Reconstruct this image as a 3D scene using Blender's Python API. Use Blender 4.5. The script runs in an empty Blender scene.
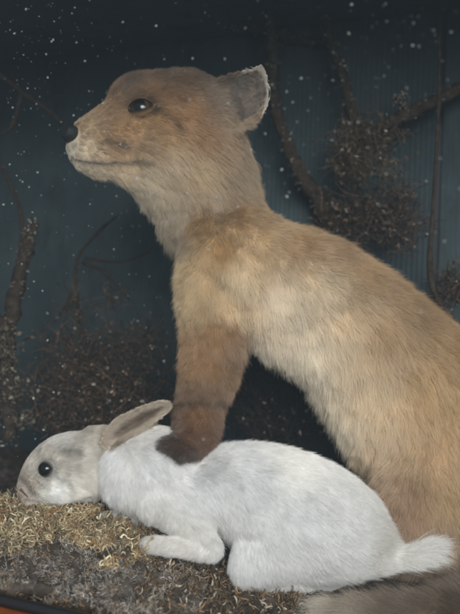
import bpy, bmesh, math, random
import numpy as np
from mathutils import Vector, Matrix
from mathutils.bvhtree import BVHTree
from mathutils.kdtree import KDTree

rng = np.random.default_rng(7)
random.seed(7)
scene = bpy.context.scene
COL = scene.collection

# ------------------------------------------------------------------ camera
S, D, W0, H0 = 0.00085, 0.60, 230.0, 307.0        # metres per photo pixel at the animals' distance
CZ = 0.27                                          # camera height over the case floor
ROLL = math.radians(2.0)
cam_d = bpy.data.cameras.new('camera')
cam = bpy.data.objects.new('camera', cam_d)
COL.objects.link(cam)
CAMM = Matrix.Translation((0, -D, CZ)) @ Matrix.Rotation(math.pi/2, 4, 'X') @ Matrix.Rotation(ROLL, 4, 'Z')
cam.matrix_world = CAMM
cam_d.sensor_fit = 'HORIZONTAL'
cam_d.sensor_width = 36
cam_d.lens = 36*D/(460*S)
cam_d.clip_start = 0.01
cam_d.clip_end = 50
cam_d.dof.use_dof = True
cam_d.dof.focus_distance = D-0.045
cam_d.dof.aperture_fstop = 7.5
scene.camera = cam
CM = np.array(CAMM)
CI = np.linalg.inv(CM)

def P(px, py, y):
    d = D+y
    return np.array(CAMM @ Vector(((px-W0)*S/D*d, (H0-py)*S/D*d, -d)))

def proj(p):
    p = np.asarray(p)
    l = p @ CI[:3, :3].T + CI[:3, 3]
    d = -l[:, 2]
    return W0+l[:, 0]/d*D/S, H0-l[:, 1]/d*D/S, d

# ------------------------------------------------------------------ helpers
def tag(o, label=None, cat=None, group=None, kind=None):
    if label: o['label'] = label
    if cat: o['category'] = cat
    if group: o['group'] = group
    if kind: o['kind'] = kind
    return o

def empty(name, loc=(0, 0, 0)):
    o = bpy.data.objects.new(name, None)
    o.empty_display_size = .02
    o.location = loc
    COL.objects.link(o)
    return o

def parent(o, root):
    o.parent = root
    o.matrix_parent_inverse = Matrix.Translation(root.location).inverted()

def mesh_obj(name, v, f, mat=None, root=None, col=None, smooth=True):
    me = bpy.data.meshes.new(name)
    v = np.asarray(v, dtype=np.float64)
    if isinstance(f, np.ndarray):
        nf, k = f.shape
        me.vertices.add(len(v)); me.vertices.foreach_set('co', v.ravel().astype(np.float32))
        me.loops.add(nf*k); me.loops.foreach_set('vertex_index', f.ravel().astype(np.int32))
        me.polygons.add(nf); me.polygons.foreach_set('loop_start', np.arange(0, nf*k, k, dtype=np.int32))
        me.update(calc_edges=True)
    else:
        me.from_pydata(v.tolist(), [], f)
    me.validate()
    if smooth: me.polygons.foreach_set('use_smooth', np.ones(len(me.polygons), dtype=bool))
    if col is not None:
        a = me.attributes.new('col', 'FLOAT_COLOR', 'POINT')
        c = np.ones((len(v), 4), np.float32); c[:, :3] = col
        a.data.foreach_set('color', c.ravel())
    o = bpy.data.objects.new(name, me)
    COL.objects.link(o)
    if mat: me.materials.append(mat)
    if root is not None: parent(o, root)
    return o

def mat(name, base=(.5, .5, .5), rough=.6, spec=.5, attr=False, build=None, **kw):
    m = bpy.data.materials.new(name)
    m.use_nodes = True
    nt = m.node_tree
    b = nt.nodes['Principled BSDF']
    b.inputs['Base Color'].default_value = (*base, 1)
    b.inputs['Roughness'].default_value = rough
    b.inputs['Specular IOR Level'].default_value = spec
    for k, v in kw.items(): b.inputs[k.replace('_', ' ')].default_value = v
    if attr:
        a = nt.nodes.new('ShaderNodeAttribute'); a.attribute_name = 'col'
        nt.links.new(a.outputs['Color'], b.inputs['Base Color'])
    if build: build(nt, b)
    return m

def n_noise(nt, scale, detail=4, rough=.6, coord='Object', stretch=None):
    tc = nt.nodes.new('ShaderNodeTexCoord')
    n = nt.nodes.new('ShaderNodeTexNoise')
    n.inputs['Scale'].default_value = scale; n.inputs['Detail'].default_value = detail; n.inputs['Roughness'].default_value = rough
    if stretch:
        mp = nt.nodes.new('ShaderNodeMapping'); mp.inputs['Scale'].default_value = stretch
        nt.links.new(tc.outputs[coord], mp.inputs[0]); nt.links.new(mp.outputs[0], n.inputs[0])
    else:
        nt.links.new(tc.outputs[coord], n.inputs['Vector'])
    return n.outputs['Fac']

def n_ramp(nt, fac, stops):
    r = nt.nodes.new('ShaderNodeValToRGB')
    e = r.color_ramp.elements
    while len(e) < len(stops): e.new(.5)
    for i, (p, c) in enumerate(stops):
        e[i].position = p; e[i].color = (*c, 1)
    nt.links.new(fac, r.inputs[0])
    return r.outputs[0]

def n_bump(nt, b, h, strength, dist):
    n = nt.nodes.new('ShaderNodeBump')
    n.inputs['Strength'].default_value = strength; n.inputs['Distance'].default_value = dist
    nt.links.new(h, n.inputs['Height']); nt.links.new(n.outputs[0], b.inputs['Normal'])

def ico(sub):
    bm = bmesh.new()
    bmesh.ops.create_icosphere(bm, subdivisions=sub, radius=1)
    v = np.array([x.co[:] for x in bm.verts]); f = np.array([[q.index for q in x.verts] for x in bm.faces])
    bm.free()
    return v, f
ICO = {k: ico(k) for k in (1, 2, 3, 4)}

def catmull(pts, n):
    pts = np.asarray(pts, float)
    if len(pts) < 2: return pts
    q = np.vstack([2*pts[0]-pts[1], pts, 2*pts[-1]-pts[-2]])
    out = []
    for i in range(len(pts)-1):
        p0, p1, p2, p3 = q[i:i+4]
        for t in np.linspace(0, 1, n, endpoint=False):
            out.append(.5*((2*p1)+(-p0+p2)*t+(2*p0-5*p1+4*p2-p3)*t*t+(-p0+3*p1-3*p2+p3)*t**3))
    out.append(pts[-1])
    return np.array(out)

def chain_blobs(pts, n=5, sub=3):
    """sweep of ellipsoids along (px, py, y, r_px, rdepth_px): verts, faces"""
    V, F, o = [], [], 0
    iv, if_ = ICO[sub]
    for px, py, y, r, rd in catmull(pts, n):
        k = S*(D+y)/D
        V.append(iv*np.array([r*k, rd*k, r*k])+P(px, py, y)); F.append(if_+o); o += len(iv)
    return np.vstack(V), np.vstack(F)

def merge(parts):
    V, F, o = [], [], 0
    for v, f in parts:
        V.append(v); F.append(f+o); o += len(v)
    return np.vstack(V), np.vstack(F)

def remesh(v, f, voxel, it, fac=.5):
    o = mesh_obj('temporary', v, f)
    m = o.modifiers.new('r', 'REMESH'); m.mode = 'VOXEL'; m.voxel_size = voxel
    if it:
        s = o.modifiers.new('s', 'SMOOTH'); s.factor = fac; s.iterations = it
    dg = bpy.context.evaluated_depsgraph_get(); dg.update()
    me = o.evaluated_get(dg).to_mesh()
    me.calc_loop_triangles()
    V = np.empty(len(me.vertices)*3, np.float32); me.vertices.foreach_get('co', V)
    T = np.empty(len(me.loop_triangles)*3, np.int32); me.loop_triangles.foreach_get('vertices', T)
    V = V.reshape(-1, 3).astype(float); T = T.reshape(-1, 3).copy()
    d = o.data
    bpy.data.objects.remove(o); bpy.data.meshes.remove(d)
    return V, T

def dish(outline, y0, depth, thick, n=8, ytilt=0.0, sub=4, ridge=0):
    """closed cupped leaf: outline in photo px, hollow towards the viewer"""
    o2 = np.array(outline, float)
    cl = catmull(np.vstack([o2, o2[:1]]), sub)[:-1]
    c = cl.mean(0); m = len(cl)
    V = []; F = []
    def pt(q, off):
        y = y0+ytilt*(q[0]-c[0])*S+off*S
        return P(q[0], q[1], y)
    for side in (0, 1):
        for k in range(n+1):
            t = k/n
            for q in cl:
                r = c+(q-c)*(1-t)
                V.append(pt(r, depth*(1-(1-t)**2)+(thick*min(1, 2.5*t+.35) if side else 0)))
    K = (n+1)*m
    for k in range(n):
        for i in range(m):
            a, b = k*m+i, k*m+(i+1) % m
            c1, d1 = a+m, b+m
            F += [[a, b, d1], [a, d1, c1], [K+a, K+d1, K+b], [K+a, K+c1, K+d1]]
    for i in range(m):
        a, b = i, (i+1) % m
        F += [[a, K+b, b], [a, K+a, K+b]]
    return np.array(V), np.array(F)

def vnormals(v, f):
    fn = np.cross(v[f[:, 1]]-v[f[:, 0]], v[f[:, 2]]-v[f[:, 0]])
    n = np.zeros_like(v)
    for i in range(3): np.add.at(n, f[:, i], fn)
    return n/np.maximum(np.linalg.norm(n, axis=1, keepdims=True), 1e-12)

def norm(a):
    return a/np.maximum(np.linalg.norm(a, axis=-1, keepdims=True), 1e-9)

def field(ctrl, px, py, power=3.0, soft=8.0):
    """smooth map from control points (px, py, values...)"""
    c = np.array(ctrl, float)
    out = np.zeros((len(px), c.shape[1]-2)); w = np.zeros(len(px))
    for row in c:
        k = ((px-row[0])**2+(py-row[1])**2+soft**2)**(-power/2)
        out += k[:, None]*row[2:]; w += k
    return out/w[:, None]

def polydist(poly, px, py):
    best = np.full(len(px), 1e9)
    q = np.array(poly, float)
    for a, b in zip(q[:-1], q[1:]):
        d = b-a
        t = np.clip(((px-a[0])*d[0]+(py-a[1])*d[1])/(d@d), 0, 1)
        best = np.minimum(best, np.hypot(px-a[0]-t*d[0], py-a[1]-t*d[1]))
    return best

def inside(poly, px, py):
    q = np.array(poly, float); r = np.zeros(len(px), bool)
    for a, b in zip(q, np.roll(q, -1, 0)):
        c = ((a[1] > py) != (b[1] > py)) & (px < (b[0]-a[0])*(py-a[1])/(b[1]-a[1]+1e-12)+a[0])
        r ^= c
    return r

def hash_noise(p, scale, seed):
    """cheap smooth 3-d value noise, -1..1"""
    q = p*scale+seed*17.3
    i = np.floor(q).astype(np.int64); f = q-i; f = f*f*(3-2*f)
    def h(x, y, z):
        n = (x*374761393+y*668265263+z*2147483647+seed*974711) & 0xffffffff
        n = ((n ^ (n >> 13))*1274126177) & 0xffffffff
        return ((n ^ (n >> 16)) & 0xffff)/32767.5-1
    r = 0
    for dx in (0, 1):
        for dy in (0, 1):
            for dz in (0, 1):
                w = (f[:, 0] if dx else 1-f[:, 0])*(f[:, 1] if dy else 1-f[:, 1])*(f[:, 2] if dz else 1-f[:, 2])
                r = r+w*h(i[:, 0]+dx, i[:, 1]+dy, i[:, 2]+dz)
    return r

def sample(v, f, n, weight=None):
    a, b, c = v[f[:, 0]], v[f[:, 1]], v[f[:, 2]]
    ar = np.linalg.norm(np.cross(b-a, c-a), axis=1)
    if weight is not None: ar = ar*weight
    cdf = np.cumsum(ar); idx = np.searchsorted(cdf, rng.random(n)*cdf[-1])
    idx = np.minimum(idx, len(f)-1)
    u = np.sqrt(rng.random(n)); w = rng.random(n)
    ba = np.stack([1-u, u*(1-w), u*w], 1)
    vn = vnormals(v, f)
    t = f[idx]
    p = (v[t]*ba[:, :, None]).sum(1); nn = norm((vn[t]*ba[:, :, None]).sum(1))
    return p, nn

def hair_material(name, rough=.45, spec=.25, tint=(1, 1, 1), root_dark=.75, trans=.25):
    m = bpy.data.materials.new(name); m.use_nodes = True
    nt = m.node_tree; nt.nodes.remove(nt.nodes['Principled BSDF'])
    out = nt.nodes['Material Output']
    a = nt.nodes.new('ShaderNodeAttribute'); a.attribute_name = 'col'
    dif = nt.nodes.new('ShaderNodeBsdfDiffuse'); tr = nt.nodes.new('ShaderNodeBsdfTranslucent')
    gl = nt.nodes.new('ShaderNodeBsdfHair'); gl.component = 'Reflection'
    gl.inputs['RoughnessU'].default_value = .35; gl.inputs['RoughnessV'].default_value = .5
    gl.inputs['Color'].default_value = (.9, .9, .9, 1)
    nt.links.new(a.outputs['Color'], dif.inputs[0]); nt.links.new(a.outputs['Color'], tr.inputs[0])
    m1 = nt.nodes.new('ShaderNodeMixShader'); m1.inputs[0].default_value = trans
    nt.links.new(dif.outputs[0], m1.inputs[1]); nt.links.new(tr.outputs[0], m1.inputs[2])
    m2 = nt.nodes.new('ShaderNodeMixShader'); m2.inputs[0].default_value = spec
    nt.links.new(m1.outputs[0], m2.inputs[1]); nt.links.new(gl.outputs[0], m2.inputs[2])
    nt.links.new(m2.outputs[0], out.inputs['Surface'])
    return m

def groom(name, v, f, n, root, m, length, flow, color, lift=.35, clump=.55, clump_d=.004, rad=.00008, jit=.25,
          droop=.15, keep=None, steps=5, back=.2, cdiv=60, dens=None, calm=None, guard_p=.13, guard_l=1.45):
    """fur as hair curves. length/flow/color are functions of (px, py, p, n)."""
    cen = v[f].mean(1)
    fn = norm(np.cross(v[f[:, 1]]-v[f[:, 0]], v[f[:, 2]]-v[f[:, 0]]))
    view = norm(np.array([0, -D, CZ])-cen)
    fac = (fn*view).sum(1)
    wgt = np.where(fac > -.25, 1.0, back)
    if dens is not None:
        cx, cy, _ = proj(cen); wgt = wgt*dens(cx, cy)
    p, nn = sample(v, f, n, wgt)
    px, py, _ = proj(p)
    if keep is not None:
        k = keep(px, py, p, nn); p, nn, px, py = p[k], nn[k], px[k], py[k]
    n = len(p)
    fl = flow(px, py, p, nn)                        # world direction
    fl = fl-(fl*nn).sum(1, keepdims=True)*nn
    fl = norm(fl)
    L = length(px, py, p, nn)*(.75+.5*rng.random(n))
    lf = lift(px, py) if callable(lift) else lift
    wav = np.stack([hash_noise(p, 90, s) for s in (1, 2, 3)], 1)*.35+np.stack([hash_noise(p, 260, s) for s in (4, 5, 6)], 1)*.3
    cm = (calm(px, py) if calm is not None else np.ones(n))[:, None]
    guard = rng.random(n) < guard_p
    L = np.where(guard, L*guard_l, L)
    lf = np.clip(np.broadcast_to(lf, (n,))+np.where(guard, .22, 0)+.18*hash_noise(p, 120, 9), .05, .95)[:, None]
    d = norm(nn*lf+fl*(1-lf)+(rng.normal(size=(n, 3))*jit+wav)*.55*cm)
    bad = (d*nn).sum(1) < .08
    d[bad] = norm(d[bad]+nn[bad]*.35)
    s = np.linspace(0, 1, steps)
    pts = p[:, None, :]+d[:, None, :]*(L[:, None]*s)[:, :, None]
    pts = pts+(fl*.35+np.array([0, 0, -droop]))[:, None, :]*(L[:, None]*s**2)[:, :, None]
    # clumping
    nc = max(8, int(n/cdiv))
    ci = rng.choice(n, nc, replace=False)
    kd = KDTree(nc)
    for i, j in enumerate(ci): kd.insert(p[j], i)
    kd.balance()
    # per-clump nearest (on jittered positions so that clump edges are ragged)
    q = p+rng.normal(size=(n, 3))*.0006
    near = np.fromiter((kd.find(x)[1] for x in q), dtype=np.int64, count=n)
    pts[ci] += (rng.normal(size=(nc, 3))*.14)[:, None, :]*(L[ci][:, None]*s**1.5)[:, :, None]
    ctip = pts[ci[near]]
    cl = (clump*(.6+.8*rng.random(n)))[:, None]*(s**1.6)[None, :]
    rel = L/L[ci[near]]
    target = p[ci[near]][:, None, :]+(ctip-p[ci[near]][:, None, :])*np.minimum(rel, 1.3)[:, None, None]
    dist = np.linalg.norm(p-p[ci[near]], axis=1)
    cl = cl*np.where(dist < clump_d, 1, .15)[:, None]
    pts = pts*(1-cl[:, :, None])+target*cl[:, :, None]
    c = color(px, py, p, nn)
    cr = rng.random(nc)[near]
    c = c*(1+(.08*(cr-.5))[:, None])*(1+.22*(rng.random(n)-.5))[:, None]
    hc = bpy.data.hair_curves.new(name)
    hc.add_curves([steps]*n)
    hc.attributes['position'].data.foreach_set('vector', pts.astype(np.float32).ravel())
    r = hc.attributes.get('radius') or hc.attributes.new('radius', 'FLOAT', 'POINT')
    rr = (rad*(.7+.6*rng.random(n)))[:, None]*np.array([1, 1, .85, .6, .2])[None, :steps]
    r.data.foreach_set('value', rr.astype(np.float32).ravel())
    a = hc.attributes.new('col', 'FLOAT_COLOR', 'CURVE')
    cc = np.ones((n, 4), np.float32); cc[:, :3] = np.clip(c, 0, .95)
    a.data.foreach_set('color', cc.ravel())
    hc.materials.append(m)
    o = bpy.data.objects.new(name, hc)
    COL.objects.link(o)
    parent(o, root)
    return o

def wdir(dx, dy, depth=0.0):
    """photo direction (right, down) as a world direction in the side-view plane"""
    v = CM[:3, :3] @ np.array([0, 0, 0.0])
    right, up = CM[:3, 0], CM[:3, 1]
    return dx[:, None]*right-dy[:, None]*up+np.array([0, 1.0, 0])*depth

def strands(name, paths, radii, cols, m, root=None, sides=4):
    """many thin tapered tubes as one mesh. paths (N,M,3) radii (N,M) cols (N,3)"""
    N, M, _ = paths.shape
    ax = norm(np.gradient(paths, axis=1))
    ref = norm(rng.normal(size=(N, 1, 3)))
    u = norm(np.cross(ax, ref)); w = np.cross(ax, u)
    th = np.arange(sides)*2*math.pi/sides
    ring = paths[:, :, None, :]+radii[:, :, None, None]*(np.cos(th)[None, None, :, None]*u[:, :, None, :]+np.sin(th)[None, None, :, None]*w[:, :, None, :])
    V = ring.reshape(-1, 3)
    base = (np.arange(N)*M*sides)[:, None, None]
    k = np.arange(M-1)[None, :, None]*sides; i = np.arange(sides)[None, None, :]; j = (i+1) % sides
    F = np.stack([base+k+i, base+k+j, base+k+sides+j, base+k+sides+i], -1).reshape(-1, 4)
    C = np.repeat(cols, M*sides, axis=0)
    return mesh_obj(name, V, F, m, root, col=C)

def curly(p, d0, L, M=7, curl=.6, grav=0.0):
    """random-walk strand paths from roots p with start direction d0"""
    n = len(p); out = np.empty((n, M, 3)); out[:, 0] = p
    d = norm(d0); turn = rng.normal(size=(n, 3))*curl
    for k in range(1, M):
        turn = turn*.7+rng.normal(size=(n, 3))*curl*.6
        d = norm(d+turn+np.array([0, 0, -grav]))
        out[:, k] = out[:, k-1]+d*(L/(M-1))[:, None]
    return out

def tube(pts, r, n=6, sides=10, rough=.0, seed=0):
    """one tube with uneven surface; pts world (K,3), r (K,)"""
    a = catmull(np.column_stack([pts, r]), n)
    c, rr = a[:, :3], a[:, 3]
    t = norm(np.gradient(c, axis=0))
    ref = np.array([.13, .97, .2]); u = norm(np.cross(t, ref)); w = np.cross(t, u)
    th = np.arange(sides)*2*math.pi/sides
    V = c[:, None, :]+rr[:, None, None]*(np.cos(th)[None, :, None]*u[:, None, :]+np.sin(th)[None, :, None]*w[:, None, :])
    if rough:
        q = V.reshape(-1, 3); nn = norm(q-np.repeat(c, sides, 0))
        q = q+nn*(hash_noise(q, 300, seed)*rough+hash_noise(q, 110, seed+3)*rough)[:, None]*np.repeat(rr, sides)[:, None]
        V = q.reshape(V.shape)
    K = len(c); F = []
    for k in range(K-1):
        for i in range(sides):
            j = (i+1) % sides
            F.append([k*sides+i, k*sides+j, (k+1)*sides+j, (k+1)*sides+i])
    V = np.vstack([V.reshape(-1, 3), c[:1], c[-1:]])
    b = K*sides
    F += [[(i+1) % sides, i, b, b] for i in range(sides)]+[[(K-1)*sides+i, (K-1)*sides+(i+1) % sides, b+1, b+1] for i in range(sides)]
    F = [x if x[2] != x[3] else x[:3] for x in F]
    return V, F

def box(a, b):
    (x0, y0, z0), (x1, y1, z1) = a, b
    v = [(x0, y0, z0), (x1, y0, z0), (x1, y1, z0), (x0, y1, z0), (x0, y0, z1), (x1, y0, z1), (x1, y1, z1), (x0, y1, z1)]
    f = [[3, 2, 1, 0], [4, 5, 6, 7], [0, 1, 5, 4], [1, 2, 6, 5], [2, 3, 7, 6], [3, 0, 4, 7]]
    return np.array(v, float), f

# ------------------------------------------------------------------ the display case
TH = math.radians(22)
F0 = np.array([-.156, -.12])
EX = np.array([math.cos(TH), -math.sin(TH)]); EY = np.array([math.sin(TH), math.cos(TH)])
def cs(a, b, z):
    q = F0+EX*a+EY*b
    return np.array([q[0], q[1], z])
def case_box(a0, a1, b0, b1, z0, z1):
    v, f = box((a0, b0, z0), (a1, b1, z1))
    return np.array([cs(*x) for x in v]), f

def wall_paint(nt, b):
    big = n_noise(nt, 7, 5, .6); fine = n_noise(nt, 130, 3, .6)
    c = n_ramp(nt, big, [(.3, (.030, .045, .051)), (.5, (.045, .066, .073)), (.75, (.064, .089, .096))])
    st = n_noise(nt, 22, 8, .72, stretch=(1, 1, .45))
    k = n_ramp(nt, st, [(.30, (.50, .47, .44)), (.48, (.95, .95, .95)), (.72, (1.15, 1.12, 1.08))])
    mm = nt.nodes.new('ShaderNodeMix'); mm.data_type = 'RGBA'; mm.blend_type = 'MULTIPLY'; mm.inputs[0].default_value = .8
    nt.links.new(c, mm.inputs[6]); nt.links.new(k, mm.inputs[7])
    nt.links.new(mm.outputs[2], b.inputs['Base Color'])
    n_bump(nt, b, fine, .25, .0006)
paint = mat('blue_green_paint', rough=.75, spec=.2, build=wall_paint)
def wood_n(nt, b):
    g = n_noise(nt, 30, 6, .65, stretch=(1, 1, 9))
    nt.links.new(n_ramp(nt, g, [(.3, (.15, .042, .015)), (.7, (.27, .085, .03))]), b.inputs['Base Color'])
wood = mat('orange_varnished_wood', rough=.3, spec=.5, build=wood_n)
black = mat('black_bead', (.012, .012, .013), .35)
darkwood = mat('dark_wood', (.03, .018, .012), .5)

ZB, ZT = -.012, CZ+.335
case = empty('display_case', tuple(cs(0, 0, ZB)))
tag(case, 'glazed wooden display case with a dark blue-green back and black bead around the glass', 'display case')
AB, ABs = -.44, .242
SEAM = (ABs, .42); c1 = np.array(SEAM)
# back board: one mesh, shallow vertical ribs standing in for a striped glass reflection
def ribbed(p0, p1, z0, z1, n, amp, thick):
    p0, p1 = np.array(p0), np.array(p1)
    t = (p1-p0)/np.linalg.norm(p1-p0); nrm = np.array([t[1], -t[0]])
    V, F = [], []
    xs = np.linspace(0, 1, n)
    for x in xs:
        q = p0+(p1-p0)*x
        o = amp*math.sin(x*np.linalg.norm(p1-p0)/.0058*2*math.pi)
        for z in (z0, z1): V.append([*(q+nrm*o), z])
    for x in xs:
        q = p0+(p1-p0)*x-nrm*thick
        for z in (z0, z1): V.append([*q, z])
    K = 2*n
    for i in range(n-1):
        a = 2*i
        F += [[a, a+2, a+3, a+1], [K+a, K+a+1, K+a+3, K+a+2], [a+1, a+3, K+a+3, K+a+1], [a, K+a, K+a+2, a+2]]
    F += [[0, 1, K+1, K], [2*n-2, K+2*n-2, K+2*n-1, 2*n-1]]
    return np.array(V), F
pb0, pb1 = cs(AB, .42, 0)[:2], cs(ABs-.0035, .42, 0)[:2]
v, f = ribbed(pb0, pb1, ZB, ZT, 700, .00042, .008)
mesh_obj('back_panel', v, f, paint, case)
corner = cs(ABs+.002, .42, 0)[:2]; far1 = np.array([.5, .08]); far2 = cs(.62, 0, 0)[:2]
v, f = ribbed(corner, far1, ZB, ZT, 300, .0001, .008); mesh_obj('corner_panel', v, f, paint, case)
v, f = ribbed(far1, far2, ZB, ZT, 60, .0, .008); mesh_obj('side_panel', v, f, paint, case)
v, f = ribbed(cs(AB, 0, 0)[:2], pb0, ZB, ZT, 60, 0, .008); mesh_obj('side_panel', v, f, paint, case)
v, f = case_box(ABs-.006, ABs+.006, .424, .43, ZB, ZT); mesh_obj('seam_strip', v, f, black, case, smooth=False)
v, f = case_box(AB, .66, 0, .5, ZT+.001, ZT+.012); mesh_obj('top_panel', v, f, paint, case, smooth=False)
v, f = case_box(AB, .66, -.006, .5, ZB-.012, ZB-.001); mesh_obj('floor_panel', v, f, darkwood, case, smooth=False)
RAILZ = 0.0735     # top of the front rail
v, f = case_box(AB, .66, -.022, -.008, ZB-.03, RAILZ-.006); mesh_obj('wooden_rail', v, f, wood, case, smooth=False)
v, f = tube(np.array([cs(a, -.0075, RAILZ-.003) for a in np.linspace(AB, .66, 12)]), np.full(12, .0042), 2, 10); mesh_obj('bead', v, f, black, case)
v, f = case_box(AB, .66, -.022, -.004, CZ+.315, ZT+.012); mesh_obj('top_rail', v, f, wood, case, smooth=False)
# glass
g = bpy.data.materials.new('old_glass'); g.use_nodes = True
nt = g.node_tree; nt.nodes.remove(nt.nodes['Principled BSDF'])
tr = nt.nodes.new('ShaderNodeBsdfTransparent'); tr.inputs[0].default_value = (.985, .985, .98, 1)
gl = nt.nodes.new('ShaderNodeBsdfGlossy'); gl.inputs['Roughness'].default_value = .03
fr = nt.nodes.new('ShaderNodeFresnel'); geo = nt.nodes.new('ShaderNodeNewGeometry')
mx = nt.nodes.new('ShaderNodeMix'); mx.data_type = 'FLOAT'
mx.inputs[2].default_value = 1.5; mx.inputs[3].default_value = 1/1.5
nt.links.new(geo.outputs['Backfacing'], mx.inputs[0]); nt.links.new(mx.outputs[0], fr.inputs['IOR'])
ms = nt.nodes.new('ShaderNodeMixShader')
nt.links.new(fr.outputs[0], ms.inputs[0]); nt.links.new(tr.outputs[0], ms.inputs[1]); nt.links.new(gl.outputs[0], ms.inputs[2])
nt.links.new(ms.outputs[0], nt.nodes['Material Output'].inputs['Surface'])
v, f = case_box(AB+.004, .655, -.0035, -.0008, RAILZ-.012, CZ+.33)
mesh_obj('glass_pane', v, f, g, case, smooth=False)

# ------------------------------------------------------------------ ground
GC = [(20, 514, .0), (70, 514, .0), (0, 512, .03), (108, 524, 0), (60, 535, -.04), (20, 545, -.06), (100, 552, -.06), (150, 560, -.03), (200, 575, -.03), (250, 594, -.04), (300, 597, -.04),
      (400, 592, -.03), (450, 588, -.02), (0, 590, -.10), (30, 598, -.112), (70, 606, -.115), (150, 612, -.10), (220, 612, -.075), (320, 640, -.10), (450, 650, -.10), (60, 490, .10),
      (200, 520, .12), (350, 530, .12), (450, 540, .1), (0, 480, .2), (200, 490, .22), (560, 590, 0), (-100, 540, .05), (-60, 590, -.08)]
gp = np.array([P(*c) for c in GC])
BUMPS = [(P(a, b, c), hh, rad_) for a, b, c, hh, rad_ in [
    (22, 556, -.075, .007, .016), (68, 552, -.07, .008, .015), (120, 560, -.062, .009, .017), (8, 585, -.09, .008, .015), (50, 580, -.09, .010, .016),
    (96, 588, -.088, .009, .014), (152, 588, -.075, .012, .018), (190, 596, -.07, .007, .013), (128, 606, -.095, .010, .015), (232, 606, -.075, .008, .014), (170, 612, -.092, .009, .014)]]
def ground_z(x, y):
    w = 0; z = 0
    for q in gp:
        k = ((x-q[0])**2+(y-q[1])**2+.018**2)**-1.6
        z = z+k*q[2]; w = w+k
    p = np.column_stack([x, y, np.zeros_like(x)])
    h = z/w
    wob = .004*hash_noise(p, 90, 51)
    for q, hh, rad_ in BUMPS:
        dd = np.hypot(x-q[0]+wob, y-q[1])
        h = h+hh*np.clip(1-(dd/rad_)**2, 0, 1)**.8
    fr_ = np.clip(-(y+.03)*22, 0, 1)
    h = h+.013*(.35-np.abs(hash_noise(p, 48, 9)))*2*fr_+.0065*(.4-np.abs(hash_noise(p, 105, 10)))*2*fr_+.0045*hash_noise(p, 45, 1)+.0055*np.abs(hash_noise(p, 75, 5))+.0025*hash_noise(p, 110, 2)+.0014*hash_noise(p, 260, 3)
    return np.maximum(h, .001)
def g_uv(a, b):
    q = F0[None]+a[:, None]*EX[None]+b[:, None]*EY[None]
    return q[:, 0], q[:, 1]
na, nb = 440, 240
aa, bb = np.meshgrid(np.linspace(AB+.004, .61, na), np.linspace(.002, .415, nb), indexing='ij')
gx, gy = g_uv(aa.ravel(), bb.ravel())
# keep the sheet inside the canted corner
for _ in range(1):
    t = (far1-corner)/np.linalg.norm(far1-corner); nrm = np.array([t[1], -t[0]])
    dd = (gx-corner[0])*nrm[0]+(gy-corner[1])*nrm[1]
    push = np.where(dd < .001, .001-dd, 0)
    gx = gx+nrm[0]*push; gy = gy+nrm[1]*push
gz = ground_z(gx, gy)
idx = np.arange(na*nb).reshape(na, nb)
GF = np.stack([idx[:-1, :-1], idx[1:, :-1], idx[1:, 1:], idx[:-1, 1:]], -1).reshape(-1, 4)
GV = np.column_stack([gx, gy, gz])
def ground_n(nt, b):
    a = n_noise(nt, 60, 8, .7); c = n_noise(nt, 420, 4, .7)
    nt.links.new(n_ramp(nt, a, [(.25, (.018, .013, .009)), (.5, (.055, .042, .031)), (.62, (.095, .08, .066)), (.8, (.16, .15, .135))]), b.inputs['Base Color'])
    n_bump(nt, b, c, .9, .0025)
gmat = mat('earth_rock', rough=.95, spec=.1, build=ground_n)
ground = mesh_obj('ground', GV, GF, gmat)
tag(ground, 'lumpy modelled earth and rockwork floor inside the display case', kind='structure')

fibre = mat('fibre', attr=True, rough=.85, spec=.15)

def ground_pts(n, a0, a1, b0, b1, test):
    out = []
    tot = 0
    while tot < n:
        a = rng.uniform(a0, a1, n*2); b = rng.uniform(b0, b1, n*2)
        x, y = g_uv(a, b); z = ground_z(x, y)
        p = np.column_stack([x, y, z])
        px, py, _ = proj(p)
        k = test(px, py, p)
        out.append(p[k]); tot += k.sum()
        if k.sum() == 0: break
    return np.vstack(out)[:n]

UP = np.array([0, 0, 1.0])
# yellow-green curly moss under the rabbit's head
def moss_zone(px, py, p):
    edge = 566-.06*px+hash_noise(p, 45, 5)*30+hash_noise(p, 110, 6)*10
    return (px < 150+hash_noise(p, 60, 8)*22) & (py < edge) & (px > -60) & (py > 509+hash_noise(p, 80, 19)*5) & (hash_noise(p, 65, 23) > -.35) & (np.hypot(px-116, (py-520)*1.2) > 17)
cl = ground_pts(330, -.2, .4, .003, .24, moss_zone)
nc = len(cl); per = 46
R = .0045+.013*rng.random(nc)**1.8
R = np.repeat(R, per); c0 = np.repeat(cl, per, 0)+UP*.001
n = len(c0)
q = norm(rng.normal(size=(n, 3))+UP*.55)
c0 = c0+UP*np.repeat(rng.uniform(-.004, .008, nc), per)[:, None]
p = c0+q*(R*rng.uniform(.25, .8, n))[:, None]*np.array([1, 1, .75])
path = np.empty((n, 11, 3)); path[:, 0] = p
d = norm(rng.normal(size=(n, 3))+q*.7); turn = rng.normal(size=(n, 3))*.8
L = rng.uniform(.006, .017, n)
for k in range(1, 11):
    turn = turn*.55+rng.normal(size=(n, 3))*.55
    pull = (c0-path[:, k-1])/R[:, None]
    d = norm(d+turn+pull*.28)
    path[:, k] = path[:, k-1]+d*(L/10)[:, None]
tone = np.repeat(rng.random((nc, 1))**1.2, per, 0)*.8+.2*rng.random((n, 1))
mixc = np.array([.56, .44, .255])*tone+np.array([.15, .105, .06])*(1-tone)
mixc = mixc*(.6+.7*rng.random((n, 1)))
pale = rng.random(n) < .14
mixc[pale] = np.array([.64, .56, .38])*(.8+.4*rng.random((pale.sum(), 1)))
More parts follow.
